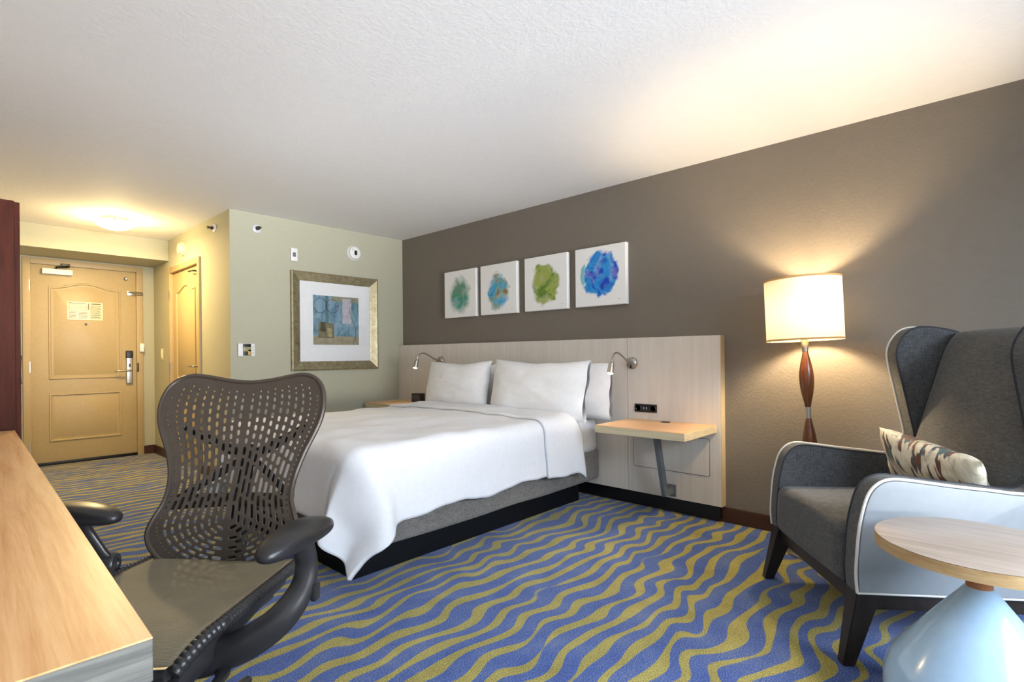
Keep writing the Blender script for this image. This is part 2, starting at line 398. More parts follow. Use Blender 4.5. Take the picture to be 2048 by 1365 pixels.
# ------------------------------------------------------------------ wall fittings
def plate(name, label, cat, loc, rz, w_, h_, d_, m=M_WHITEP):
    t = thing(name, label, cat, loc, rz); obj('plate', box(-w_ / 2, w_ / 2, -d_, 0, -h_ / 2, h_ / 2, .003), m, t); return t
# picture wall: facing -Y (local -y towards the room)
def sprinkler(loc, rz, label):
    t = thing('sprinkler_head', label, 'sprinkler', loc, rz, 'sidewall sprinklers')
    obj('escutcheon', lathe([(.038, 0), (.036, .008), (.022, .014), (.016, .014)], 24, (0, -1, 0)), mat('sprinkler_white', (205, 205, 212), .4), t)
    obj('nozzle', lathe([(.014, 0), (.014, .03), (.008, .034), (.008, .05), (.016, .052), (.016, .056), (0, .056)], 16, (0, -1, 0)), M_DKSTEEL, t)
    obj('deflector', box(-.022, .022, -.062, -.050, .004, .009, .001), M_DKSTEEL, t)
sprinkler((1.872, YF, 2.20), 0, 'small sidewall sprinkler high on the sage picture wall')
sprinkler((XFO, 5.112, 2.228), -PI / 2, 'small sidewall sprinkler high on the warm foyer wall')
st = plate('strobe_sensor', 'small white rectangular sensor above the left end of the framed print', 'sensor', (2.196, YF, 2.016), 0, .062, .118, .022)
obj('sensor_lens', box(-.014, .014, -.026, -.020, -.02, .02, .003), mat('grey_lens', (110, 112, 116), .2), st)
sm = thing('smoke_detector', 'round white smoke detector above the framed print', 'smoke detector', (2.811, YF, 2.113))
obj('detector_body', lathe([(.066, 0), (.066, .018), (.058, .034), (.03, .042), (0, .043)], 36, (0, -1, 0)), M_WHITEP, sm)
obj('detector_base', lathe([(.072, 0), (.072, .010), (.066, .012)], 36, (0, -1, 0)), M_WHITEP, sm)
obj('detector_grille', box(-.014, .014, -.047, -.038, -.024, .022, .003), M_BLACK, sm)
obj('indicator', lathe([(.006, 0), (.006, .004), (0, .004)], 12, (0, -1, 0), (-.03, -.036, .03)), mat('grey_lens2', (150, 150, 156), .2), sm)
th = thing('thermostat', 'white wall thermostat with black display on the sage wall', 'thermostat', (1.772, YF, 1.143))
obj('thermostat_body', box(-.068, .068, -.024, 0, -.055, .055, .005), M_WHITEP, th)
scn = obj('display', box(-.030, .036, -.028, -.020, -.048, .052, .003), M_BLACK, th)
obj('screen', box(-.026, .032, -.030, -.026, -.012, .026, .001), mat('lcd', (150, 146, 112), .2), scn)
obj('yellow_button', box(.010, .032, -.030, -.026, -.044, .004, .001), mat('amber_button', (196, 160, 70), .4), scn)  # amber coloured button on the display
for k in range(3): obj('button', box(.044, .060, -.027, -.022, -.03 + k * .024, -.018 + k * .024, .002), mat('grey_button', (200, 200, 200), .5), th)
sd = thing('alarm_sounder', 'cream round alarm sounder high on the foyer right wall', 'alarm', (XFO, 6.0, 2.17), -PI / 2)
obj('sounder_base', lathe([(.07, 0), (.07, .02), (.06, .024)], 32, (0, -1, 0)), mat('cream_plastic', (226, 214, 184), .4), sd)
obj('sounder_cap', lathe([(.055, .02), (.052, .045), (.03, .05), (0, .05)], 32, (0, -1, 0)), mat('cream_plastic', (226, 214, 184), .4), sd)
ls = plate('light_switch', 'ivory light switch on the foyer wall beside the entry door', 'light switch', (XFO, 6.78, 1.125), -PI / 2, .075, .12, .006, mat('ivory', (232, 222, 190), .4))
obj('rocker', box(-.016, .016, -.011, -.005, -.033, .033, .002), mat('ivory', (232, 222, 190), .4), ls)
ks = plate('door_contact', 'small white box on the entry door frame above the lock', 'sensor', (1.525, YD - .02, 1.20), 0, .04, .09, .03)

# ------------------------------------------------------------------ ceiling light
M_BOWL = emit('lit_glass_bowl', (255, 232, 180), 9)
cl = thing('ceiling_light', 'lit flush glass bowl ceiling light in the foyer', 'ceiling light', (1.055, 5.78, ZC))
obj('ceiling_pan', lathe([(.11, 0), (.11, -.025), (.0, -.025)][::-1], 40), M_STEEL, cl)
obj('glass_bowl', lathe([(0, -.105), (.05, -.102), (.10, -.088), (.14, -.062), (.150, -.050), (.147, -.050), (.10, -.075), (0, -.092)], 48), M_BOWL, cl)
for k in range(3):
    a = 2 * PI * k / 3 + .35
    obj('clip', tube([(.10 * math.cos(a), .10 * math.sin(a), -.01), (.152 * math.cos(a), .152 * math.sin(a), -.03), (.156 * math.cos(a), .156 * math.sin(a), -.058)], .006, 8), M_STEEL, cl)
light('foyer_bulb', 'AREA', (1.055, 5.78, ZC - .112), 28, (1.0, .72, .34), shape='DISK', size=.26)
light('foyer_glow', 'POINT', (1.055, 5.78, ZC - .19), 17, (1.0, .74, .34), shadow_soft_size=.07)

# ------------------------------------------------------------------ headboard
M_HB = wood('headboard_laminate', [(206, 198, 187), (214, 206, 195), (220, 213, 203)], (7, 7, .35), 3, .5, bumpS=.03, contrast=(.3, .7))
M_HBE = mat('headboard_edge', (206, 186, 146), .5)
M_HBI = mat('headboard_inset', (176, 172, 162), .6)
HX = XW - .065
hb = thing('headboard', 'pale grey wood laminate headboard panel on the taupe wall', 'headboard', (HX, 2.995, 0))
Y0, Y1, S0, S1 = 1.296 - 2.995, YF - .002 - 2.995, 1.965 - 2.995, 4.024 - 2.995
for y0, y1 in ((Y0 + .004, S0 - .0015), (S0 + .0015, S1 - .0015), (S1 + .0015, Y1)):
    obj('panel', box(0, .062, y0, y1, .105, 1.193, .0015, 1), M_HB, hb)
obj('end_edge', box(.001, .064, Y0, Y0 + .004, .105, 1.193), M_HBE, hb)
obj('back_rail', box(.02, .0645, Y0 + .02, Y1 - .02, .02, .105), M_BLACK, hb)
obj('inset_panel', box(-.004, .01, -.905, .905, .625, .936, .003), M_HBI, hb)
def access(yc):
    o = obj('access_gap', prism(rrect(yc - .274, yc + .274, .286, .53, .012), -.0006, .004, 'x'), M_BLACK, hb)
    obj('access_panel', prism(rrect(yc - .271, yc + .271, .289, .527, .010), -.0025, .004, 'x', .001, 1), M_HB, o)
access(1.645 - 2.995); access(4.345 - 2.995)

# ------------------------------------------------------------------ nightstands
M_NSTOP = wood('warm_oak', [(206, 156, 108), (222, 176, 128), (230, 188, 142)], (5, .5, 5), 3, .35, bumpS=.04)
M_NSE = wood('pale_oak_edge', [(178, 162, 128), (200, 186, 152), (208, 196, 166)], (3, .5, 12), 4, .45, bumpS=.05)
M_GREYM = mat('grey_powdercoat', (112, 118, 122), .4, .3)
def nightstand(y0, y1, label, sgnv):
    yc = (y0 + y1) / 2
    t = thing('nightstand', label, 'nightstand', (HX, yc, 0), 0, 'wall mounted nightstand shelves')
    h = (y1 - y0) / 2
    obj('shelf_core', box(-.465, -.001, -h, h, .574, .6175, .0015, 1), M_NSE, t)
    obj('shelf_top', box(-.465, -.001, -h, h, .6175, .622, .001, 1), M_NSTOP, t)
    # slanted bracket: flat bar from under the shelf down to a foot on the headboard
    g = obj('bracket', prism([(-.235, .574), (-.19, .574), (-.19, .552), (-.088, .185), (-.011, .185), (-.011, .140), (-.125, .140), (-.235, .535)], -.013, .013, 'y', 0), M_GREYM, t)
    obj('bracket_plate', box(-.011, -.001, -.03, .03, .12, .20, .002), M_GREYM, g)
    return t
ns1 = nightstand(1.325, 1.935, 'pale oak nightstand shelf on a slanted grey bracket right of the bed', 1)
obj('grommet', lathe([(.032, 0), (.032, .003), (.026, .0045), (0, .0045)], 24, None, (-.06, .014, .622)), M_BLACK, ns1)
ns2 = nightstand(4.06, 4.665, 'oak nightstand shelf left of the bed holding the alarm clock', -1)
# black outlet strip
ot = thing('power_outlet', 'black power outlet strip on the headboard above the nightstand', 'outlet', (HX, 1.819, .700))
obj('outlet_plate', box(-.010, 0, -.084, .084, -.028, .028, .003), M_BLACK, ot)
for y in (-.009, .013): obj('usb_port', box(-.0115, -.008, y - .004, y + .004, -.008, .008, .0005), mat('port_grey', (150, 150, 150), .4), ot)
for y in (-.058, .054): obj('socket', lathe([(.021, 0), (.019, .002), (.016, -.002), (0, -.002)], 24, (-1, 0, 0), (-.010, y, 0)), M_GLASSK, ot)
# alarm clock
ck = thing('alarm_clock', 'small black alarm clock on the left nightstand', 'clock', (3.21, 4.25, .622), .35)
obj('clock_case', box(-.035, .045, -.055, .055, 0, .085, .008, 3), M_BLACK, ck)
obj('clock_face', box(-.037, -.033, -.045, .045, .012, .072, .002), mat('clock_display', (52, 54, 60), .15), ck)

# ------------------------------------------------------------------ reading lamps
M_LENS = emit('lit_reading_lens', (255, 226, 190), 22)
def reading_lamp(y, z, yaw, label):
    t = thing('reading_lamp', label, 'lamp', (HX, y, z), yaw, 'headboard reading lamps')
    obj('wall_rose', lathe([(.042, 0), (.042, .010), (.034, .022), (.02, .028), (0, .028)], 32, (-1, 0, 0)), M_STEEL, t)
    obj('switch', tube([(-.02, -.004, -.012), (-.036, -.004, -.034)], .006, 8), M_BLACK, t)
    obj('mount', tube([(-.02, 0, 0), (-.05, 0, .006)], [.016, .012], 12), M_STEEL, t)
    obj('gooseneck', tube([(-.04, 0, .004), (-.08, 0, .02), (-.14, 0, .052), (-.19, 0, .072), (-.235, 0, .070), (-.262, 0, .045), (-.272, 0, .012)], .0065, 10, smoothpath=6), M_STEEL, t)
    hd = obj('lamp_head', tube([(-.270, 0, .022), (-.2735, 0, .008), (-.275, 0, .004), (-.292, 0, -.062)], [.010, .012, .019, .023], 20), M_STEEL, t)
    obj('lens', lathe([(.0, 0), (.019, 0), (.019, .004), (.012, .010), (0, .012)], 20, (-.24, 0, -.97), (-.2915, 0, -.060)), M_LENS, hd)
    c, s = math.cos(yaw), math.sin(yaw)
    l = light('reading_bulb', 'SPOT', (HX - .30 * c, y - .30 * s, z - .085), 2.2, (1, .82, .62), spot_size=2.0, spot_blend=.8, shadow_soft_size=.02)
    l.rotation_euler = (0, .25, 0)
    return t
reading_lamp(1.922, 1.014, 0, 'brushed steel gooseneck reading lamp above the right nightstand')
reading_lamp(4.04, 1.030, -.10, 'brushed steel gooseneck reading lamp above the alarm clock')

# ------------------------------------------------------------------ bed
M_LINEN = mat('white_linen', (226, 226, 228), .85, bump=(900, .12, .0006), spec=.2, sheen=.1)
M_PILLOW = mat('white_cotton', (238, 237, 236), .85, bump=(900, .08, .0005), spec=.2)
M_BOXC = fabric('grey_box_cover', (96, 92, 88), (140, 135, 128), 330)
M_PLINTH = mat('navy_plinth', (9, 12, 17), .7, spec=.2)
bed = thing('bed', 'queen bed base with grey box cover and dark plinth under white bedding', 'bed', (2.3, 2.995, 0))
obj('plinth', box(1.34 - 2.3, 3.20 - 2.3, -.695, .695, 0, .15, .004), M_PLINTH, bed)
def softbox(x0, x1, y0, y1, z0, z1, bev, amp, seed, cuts=26):
    b = box(x0, x1, y0, y1, z0, z1); bmesh.ops.subdivide_edges(b, edges=b.edges[:], cuts=cuts, use_grid_fill=True)
    c = Vector(((x0 + x1) / 2, (y0 + y1) / 2, (z0 + z1) / 2)); h = Vector(((x1 - x0) / 2, (y1 - y0) / 2, (z1 - z0) / 2))
    for v in b.verts:
        d = v.co - c; inner = Vector([max(-(h[i] - bev), min(h[i] - bev, d[i])) for i in range(3)])
        e = d - inner
        if e.length > 1e-6: e = e.normalized() * bev
        p = c + inner + e; nn = noise.noise(Vector((p.x * 2.2, p.y * 2.2, p.z * 9)) + Vector((seed, 0, 0)))
        v.co = p + (e.normalized() if e.length > 1e-6 else Vector((0, 0, 0))) * nn * amp
    return b
obj('box_cover', softbox(1.30 - 2.3, HX - .010 - 2.3, -.80, .80, .150, .375, .03, .010, 3), M_BOXC, bed)
obj('mattress', softbox(1.31 - 2.3, HX - .008 - 2.3, -.79, .79, .35, .615, .055, .010, 9), M_LINEN, bed)

# duvet
DX0, DXH, DY0, DY1, DZ = 1.34, 2.88, 2.225, 3.775, .655
def sstep(t):
    t = min(1, max(0, t)); return t * t * (3 - 2 * t)
def drape(x, y, lift, flare=.42, wob=1.0, seed=0.0):
    near = y < (DY0 + DY1) / 2; sy = -1 if near else 1
    ye = DY0 if near else DY1
    b0 = max(0, (y - ye) * sy)
    a0 = max(0, DX0 - x)
    # the corner drape starts a little inside the mattress corner on the hanging cloth
    px, py = .17 * sstep(b0 / .30), .13 * sstep(a0 / .30)
    X0 = DX0 + px; Y0_ = ye - sy * py
    a = max(0, X0 - x) * A_ / (A_ + px); bb = max(0, (y - Y0_) * sy) * B_ / (B_ + py)
    cx = max(x, X0); cy = (max(y, Y0_) if near else min(y, Y0_))
    rho = math.hypot(a, bb); r = .085 + lift
    puff = .018 * noise.noise(Vector((x * 2.3, y * 2.3, seed))) + .010 * noise.noise(Vector((x * 6, y * 6, seed + 4)))
    cr = math.sin(min(1, max(0, (cy - DY0) / (DY1 - DY0))) * PI) * .012
    z = DZ + lift + puff + cr
    if rho < 1e-6: return Vector((cx, cy, z))
    def roll(q):
        t = q / r
        return (r * math.sin(t), r * (1 - math.cos(t))) if t < PI / 2 else (r, r + (q - r * PI / 2))
    down = roll(rho)[1]; hang = max(0, down - .06)
    oa, da = roll(a); ob, db = roll(bb)
    oa += .07 * max(0, da - .06); ob += .07 * max(0, db - .06)
    arc = cy if bb == 0 else (cx + 7)
    wv = hang * wob * (.10 * noise.noise(Vector((arc * 2.6, 3.3, seed))) + .045 * noise.noise(Vector((arc * 7, 8.3, seed))))
    su, sv = sstep(1.6 * a / A_), sstep(1.6 * bb / B_)
    dx = (1 - sv) * oa + sv * .72 * a; dy = (1 - su) * ob + su * .62 * bb
    m = max(a, bb); 
    dx += wv * a / (m + 1e-6); dy += wv * bb / (m + 1e-6)
    if a > 0 and bb > 0:
        ph = math.atan2(bb, a); c2 = math.sin(2 * ph)
        f = hang * .10 * math.sin(ph * 7.0 + 1.0) * c2; dx += f * math.cos(ph); dy += f * math.sin(ph); down *= 1 + .05 * c2
    return Vector((cx - dx, cy + sy * dy, z - down))
A_, B_ = .43, .405
def sheet(x0, x1, y0, y1, nx, ny, lift, seed=0.0, edgewave=.012, cuff=False):
    def fn(u, v):
        x = x0 + (x1 - x0) * u; y = y0 + (y1 - y0) * v
        x += edgewave * noise.noise(Vector((y * 3, 1.7, seed))) * (1 - u if not cuff else 1)
        y += edgewave * 1.5 * noise.noise(Vector((x * 3, 5.7, seed))) * (1 - 2 * v)
        if not cuff:
            ym = (y0 + y1) / 2; y = ym + (y - ym) * (1 - .07 * sstep((u - .875) / .07))
        p = drape(x, y, lift, seed=0)
        n3 = Vector((p.x * 5, p.y * 5, p.z * 5))
        p += Vector((noise.noise(n3), noise.noise(n3 + Vector((9, 0, 0))), noise.noise(n3 + Vector((0, 9, 0))))) * .006
        n4 = Vector((p.x * 16, p.y * 16, p.z * 10)); p.z += .0018 * noise.noise(n4)
        if cuff:
            # fold rolls down at the head end
            e = max(0, (u - .72) / .28); p.z -= .045 * e * e
        else:
            e = max(0, (u - .93) / .07); p.z -= .05 * e * e
        return p
    return grid(fn, nx, ny)
dv = thing('duvet', 'white duvet draped over the bed with a turned down top edge', 'duvet', (0, 0, 0))
o = obj('duvet_cover', sheet(DX0 - A_, DXH, DY0 - B_, DY1 + B_, 150, 170, 0.0), M_LINEN, dv, 80); solid(o, .022)
o = obj('turned_back_cuff', sheet(2.60, 2.985, DY0 - B_ - .055, DY1 + B_ - .02, 34, 170, .022, 5.5, .016, True), M_LINEN, dv, 80); solid(o, .020)

# pillows
def pillow_bm(w_, h_, t_, seed, n=40, sag=.0, hem=0):
    def side(sg):
        def fn(i, j):
            u, v = 2 * i - 1, 2 * j - 1
            th = (max(0, 1 - abs(u) ** 3.2) ** .62) * (max(0, 1 - abs(v) ** 3.0) ** .62)
            px = w_ / 2 * u * (1 - .055 * (1 - u * u) * 0 - .035 * (1 - v * v) * abs(u) ** 3) 
            pz = h_ / 2 * v * (1 - .055 * (1 - u * u) * abs(v) ** 3)
            q = Vector((u * 1.7, v * 1.7, seed + sg)); q2 = Vector((u * 5, v * 5, seed + sg))
            th *= 1 + .22 * noise.noise(q) + .06 * noise.noise(q2)
            if hem and u * hem > .62:
                k = (u * hem - .62) / .38
                th = max(th, (.16 + .05 * math.sin(v * 7 + seed)) * max(0, 1 - abs(v) ** 6) ** .5 * min(1, k * 3)); px += hem * .045 * k + -.004 * math.sin(v * 4 + seed + sg)  * k
            py = sg * t_ / 2 * th
            pz -= sag * (1 - abs(u)) * max(0, v) * h_
            pz += .012 * noise.noise(Vector((u * 2.1, seed, v))) ; px += .012 * noise.noise(Vector((seed, v * 2.1, u)))
            return Vector((px, py, pz))
        return fn
    b = grid(side(-1), n, n); b2 = grid(side(1), n, n)
    bmesh.ops.reverse_faces(b2, faces=b2.faces[:]); join(b, b2)
    bmesh.ops.remove_doubles(b, verts=b.verts[:], dist=1e-4); bmesh.ops.recalc_face_normals(b, faces=b.faces[:]); return b
def pillow(label, loc, w_, h_, t_, lean, yaw, seed, roll=0, sag=.05, hem=0):
    o = obj('pillow', pillow_bm(w_, h_, t_, seed, sag=sag, hem=hem), M_PILLOW, None, 80)
    # local x = width, z = height, y = thickness; stand it facing -X
    M = Matrix.Translation(loc) @ Matrix.Rotation(yaw, 4, 'Z') @ Matrix.Rotation(lean, 4, 'Y') @ Matrix.Rotation(roll, 4, 'X') @ Matrix.Rotation(PI / 2, 4, 'Z')
    o.matrix_world = M; return tag(o, label, 'pillow', 'white bed pillows')
pillow('white back pillow leaning on the headboard behind the right front pillow', (3.205, 2.47, .815), .82, .41, .165, .12, .02, 3.1, hem=-1)
pillow('white back pillow leaning on the headboard behind the left front pillow', (3.205, 3.50, .81), .84, .40, .165, .12, -.02, 8.4)
pillow('plump white front pillow nearest the right nightstand', (3.00, 2.555, .832), .84, .43, .20, .20, .05, 12.7, .015, hem=-1)
pillow('white front pillow on the alarm clock side of the bed', (3.01, 3.44, .825), .82, .42, .19, .20, -.03, 21.2, -.01)

# ------------------------------------------------------------------ canvases on the accent wall
def canvas_mat(name, cols, thr, seed, r, cy=0, cz=0, sat=1.0, asp=1.0):
    n = NT(name); v = n.coord(loc=(0, 0, 0)); sp = n.a('SeparateXYZ'); n.l(v, sp.inputs[0])
    yy = n.math('DIVIDE', n.math('SUBTRACT', sp.outputs[1], cy), asp); zz = n.math('SUBTRACT', sp.outputs[2], cz)
    d = n.math('SQRT', n.math('ADD', n.math('MULTIPLY', yy, yy), n.math('MULTIPLY', zz, zz)))
    vs = n.coord(loc=(seed, seed * 2.1, seed * .7))
    edge = n.math('MULTIPLY', n.math('SUBTRACT', n.noise(vs, 11, 4, .55, .5), .5), .16)
    dd = n.math('ADD', d, edge)
    mr = n.a('MapRange'); mr.inputs[1].default_value = r + .010; mr.inputs[2].default_value = r - thr; n.l(dd, mr.inputs[0])
    tone = n.noise(vs, 8.5, 4, .55, .5)
    col = n.ramp(tone, cols, 'EASE')
    veil = n.ramp(n.noise(vs, 13, 3), [(.35, (0, 0, 0, 1)), (.65, (1, 1, 1, 1))])
    fac = n.math('MULTIPLY', mr.outputs[0], n.math('ADD', .62 * sat + .2, n.math('MULTIPLY', veil, .38)))
    fac = n.math('MINIMUM', fac, 1.0)
    n.l(n.mix(fac, lin((242, 242, 240)), col), n.b.inputs['Base Color'])
    n.b.inputs['Roughness'].default_value = .7; n.bump(n.noise(v, 700, 1), .1, .0005); return n.m
M_CANVAS = mat('canvas_white', (242, 242, 240), .75, bump=(700, .1, .0005))
ART = [
 (3.783, .448, 'square canvas with grey green watercolour blot, nearest the framed print', [(.30, (120, 128, 122)), (.45, (96, 150, 120)), (.56, (40, 150, 140)), (.72, (150, 156, 146))], .075, 3.3, .180, 0, -.015, .82),
 (3.274, .448, 'square canvas with turquoise and ochre watercolour blot, second from the framed print', [(.30, (40, 130, 190)), (.43, (60, 165, 210)), (.54, (130, 170, 160)), (.62, (150, 120, 70)), (.74, (30, 120, 190))], .03, 8.1, .155, 0, -.025, .85),
 (2.735, .448, 'square canvas with olive green watercolour blot, third from the framed print', [(.28, (50, 90, 36)), (.42, (104, 136, 48)), (.55, (160, 172, 84)), (.72, (140, 156, 64))], .02, 13.4, .165, 0, -.005, .9),
 (2.208, .448, 'square canvas with cobalt blue watercolour blot, nearest the floor lamp', [(.28, (20, 50, 150)), (.42, (22, 70, 200)), (.55, (40, 150, 220)), (.70, (18, 62, 190))], .012, 21.9, .165, -.005, .005, .95),
]
for i, (yc, sz, label, cols, thr, seed, r, cy, cz, asp) in enumerate(ART):
    t = thing('canvas_painting', label, 'painting', (XW, yc, 1.668), 0, 'four abstract canvases')
    h = sz / 2
    obj('stretched_canvas', box(-.038, -.001, -h, h, -h, h, .003), M_CANVAS, t)
    obj('painted_face', box(-.0405, -.0378, -h + .003, h - .003, -h + .003, h - .003, .001, 1), canvas_mat('watercolour_%d' % i, cols, thr, seed, r, cy, cz, 1.0, asp), t)
    obj('signature', tube([(-.0408, -h + .045 + .006 * k, -h + .04 + .003 * (k % 2)) for k in range(4)], .0012, 5), mat('pencil', (120, 120, 120), .7), t)
    if i == 3:
        obj('brush_stroke', prism([(.135, -.05), (.16, -.055), (.175, .0), (.165, .07), (.14, .10), (.128, .10), (.138, .04)], -.0412, -.0402, 'x'), mat('pale_turquoise', (128, 196, 206), .7), t)

# ------------------------------------------------------------------ framed print
M_FR = wood('champagne_frame', [(118, 108, 80), (150, 140, 110), (172, 164, 136)], (6, 6, 6), 4, .35, bumpS=.15)
MATS['champagne_frame'].node_tree.nodes['Principled BSDF'].inputs['Metallic'].default_value = .55
fp = thing('framed_print', 'large champagne framed abstract print with white mat on the sage wall', 'picture', (2.616, YF, 1.412))
fw, fh = .453, .461
def miter(parent):
    prof = [(0, 0), (0, -.030), (.012, -.036), (.030, -.030), (.060, -.020), (.078, -.016), (.085, -.012), (.085, 0)]   # (inset, y)
    cs = [(-fw, -fh), (fw, -fh), (fw, fh), (-fw, fh)]
    for k in range(4):
        b = bmesh.new(); rows = []
        for c in (cs[k], cs[(k + 1) % 4]):
            sx, sz = (1 if c[0] < 0 else -1), (1 if c[1] < 0 else -1)
            rows.append([b.verts.new((c[0] + sx * i, y, c[1] + sz * i)) for i, y in prof])
        n = len(prof)
        for i in range(n): b.faces.new((rows[0][i], rows[0][(i + 1) % n], rows[1][(i + 1) % n], rows[1][i]))
        b.faces.new(rows[0]); b.faces.new(rows[1][::-1]); bmesh.ops.recalc_face_normals(b, faces=b.faces[:])
        obj('frame_side', b, M_FR, parent, 30)
miter(fp)
obj('mat_board', box(-fw + .08, fw - .08, -.010, -.002, -fh + .08, fh - .08), mat('mat_white', (222, 222, 222), .8), fp)
def print_mat():
    n = NT('print_ground'); v = n.coord(); f = n.noise(v, 9, 5, .65, .8); g = n.noise(n.coord((1, 1, .25)), 30, 4, .7)
    c = n.ramp(n.math('ADD', n.math('MULTIPLY', f, .7), n.math('MULTIPLY', g, .3)), [(.32, (58, 82, 92)), (.45, (92, 126, 142)), (.55, (118, 150, 168)), (.68, (140, 146, 138))])
    n.l(c, n.b.inputs['Base Color']); n.b.inputs['Roughness'].default_value = .6; return n.m
pz = obj('print', box(-.240, .238, -.0125, -.009, -.218, .252), print_mat(), fp)
def patch(x0, x1, z0, z1, c, y=-.0132, nm='colour_block'):
    return obj(nm, box(x0, x1, y, -.012, z0, z1), mat('ink_%d_%d_%d' % c, c, .6, var=(22, 14)), pz)
patch(-.240, .238, -.218, -.135, (146, 138, 112)); patch(.06, .155, -.01, .235, (168, 164, 172)); patch(-.19, -.03, -.155, -.01, (110, 100, 70), -.0136)
patch(-.17, -.115, -.09, .0, (70, 66, 38), -.0140); patch(-.10, -.05, -.14, -.06, (150, 142, 104), -.0140)
patch(-.05, .238, .20, .252, (126, 128, 104), -.0128); patch(-.12, -.085, -.01, .252, (66, 98, 110), -.0130)
def ring(cx, cz, rx, rz):
    obj('painted_ring', tube([(cx + rx * math.cos(2 * PI * k / 32), -.0138, cz + rz * math.sin(2 * PI * k / 32)) for k in range(33)], .0022, 5), mat('ring_ink', (44, 58, 66), .6), pz)
ring(-.17, .155, .066, .07); ring(-.045, .155, .066, .065)
obj('painted_ring', tube([(.17 + .035 * math.sin(k * .4) , -.0138, -.21 + k * .03) for k in range(13)], .002, 5), mat('ring_ink', (44, 58, 66), .6), pz)
gp = NT('picture_glass'); gm = gp.a('MixShader'); gt = gp.a('BsdfTransparent'); gg = gp.a('BsdfGlossy'); gg.inputs['Roughness'].default_value = .03
fz = gp.a('Fresnel'); fz.inputs[0].default_value = 1.35
gp.l(fz.outputs[0], gm.inputs[0]); gp.l(gt.outputs[0], gm.inputs[1]); gp.l(gg.outputs[0], gm.inputs[2]); gp.l(gm.outputs[0], gp.out.inputs[0])
obj('glass', box(-fw + .084, fw - .084, -.0165, -.015, -fh + .084, fh - .084), gp.m, fp)

# ------------------------------------------------------------------ floor lamp
M_WALNUT = wood('walnut', [(58, 30, 14), (92, 50, 22), (120, 70, 34)], (9, 9, .5), 4, .25, bumpS=.03)
fl = thing('floor_lamp', 'lit floor lamp with cream drum shade and turned walnut stem', 'lamp', (3.165, .735, 0), 0)
fl.rotation_euler = (math.radians(-2.1), 0, 0)
obj('base', lathe([(.14, 0), (.14, .012), (.13, .02), (.03, .028), (.016, .05)], 40), M_STEEL, fl)
def spindle(z0, z1, rmax, r0=.013, r1=.013):
    pr_ = []
    for k in range(25):
        t = k / 24; pr_.append((r0 + (r1 - r0) * t + (rmax - .013) * math.sin(PI * t) ** 1.1, z0 + (z1 - z0) * t))
    return lathe(pr_, 28)
obj('turned_stem', spindle(.05, .37, .036), M_WALNUT, fl)
obj('ferrule', lathe([(.0125, .37), (.0125, .41)], 20), M_STEEL, fl)
obj('turned_stem', spindle(.41, .725, .036), M_WALNUT, fl)
obj('ferrule', lathe([(.0135, .725), (.0135, .785)], 20), M_STEEL, fl)
obj('turned_stem', spindle(.785, 1.085, .036), M_WALNUT, fl)
obj('ferrule', lathe([(.015, 1.085), (.015, 1.10), (.019, 1.15), (.014, 1.16), (.012, 1.24), (0, 1.24)], 20), M_STEEL, fl)
sh = NT('lampshade_fabric')
em = sh.a('Emission'); em.inputs[0].default_value = lin((255, 226, 168)); em.inputs[1].default_value = 0.0
tr = sh.a('BsdfTranslucent'); tr.inputs[0].default_value = lin((250, 236, 205)); ms = sh.a('MixShader'); ms.inputs[0].default_value = .04
sh.b.inputs['Base Color'].default_value = lin((244, 232, 204)); sh.b.inputs['Roughness'].default_value = .9
ad = sh.a('AddShader'); sh.l(sh.b.outputs[0], ms.inputs[1]); sh.l(tr.outputs[0], ms.inputs[2]); sh.l(ms.outputs[0], ad.inputs[0]); sh.l(em.outputs[0], ad.inputs[1]); sh.l(ad.outputs[0], sh.out.inputs[0])
SZ0, SZ1, SR = 1.148, 1.472, .186
b = bmesh.new(); seg = 64
A = [b.verts.new((SR * math.cos(2 * PI * k / seg), SR * math.sin(2 * PI * k / seg), SZ0)) for k in range(seg)]
B = [b.verts.new((SR * math.cos(2 * PI * k / seg), SR * math.sin(2 * PI * k / seg), SZ1)) for k in range(seg)]
for k in range(seg): b.faces.new((A[k], A[(k + 1) % seg], B[(k + 1) % seg], B[k]))
shade = obj('shade', b, sh.m, fl)
M_TRIM = mat('shade_trim', (206, 160, 96), .8)
for z in (SZ0, SZ1): obj('shade_trim', lathe([(SR + .0015, z - .005), (SR + .0015, z + .005), (SR - .0015, z + .005), (SR - .0015, z - .005), (SR + .0015, z - .005)], 64, caps=False), M_TRIM, shade)
sp = obj('spider', tube([(-SR, 0, SZ1 - .02), (SR, 0, SZ1 - .02)], .002, 6), M_STEEL, fl)
obj('bulb', lathe([(0, 1.345), (.02, 1.34), (.03, 1.31), (.026, 1.28), (.013, 1.25), (.013, 1.235)], 20), emit('lit_bulb', (255, 226, 180), 780), fl)

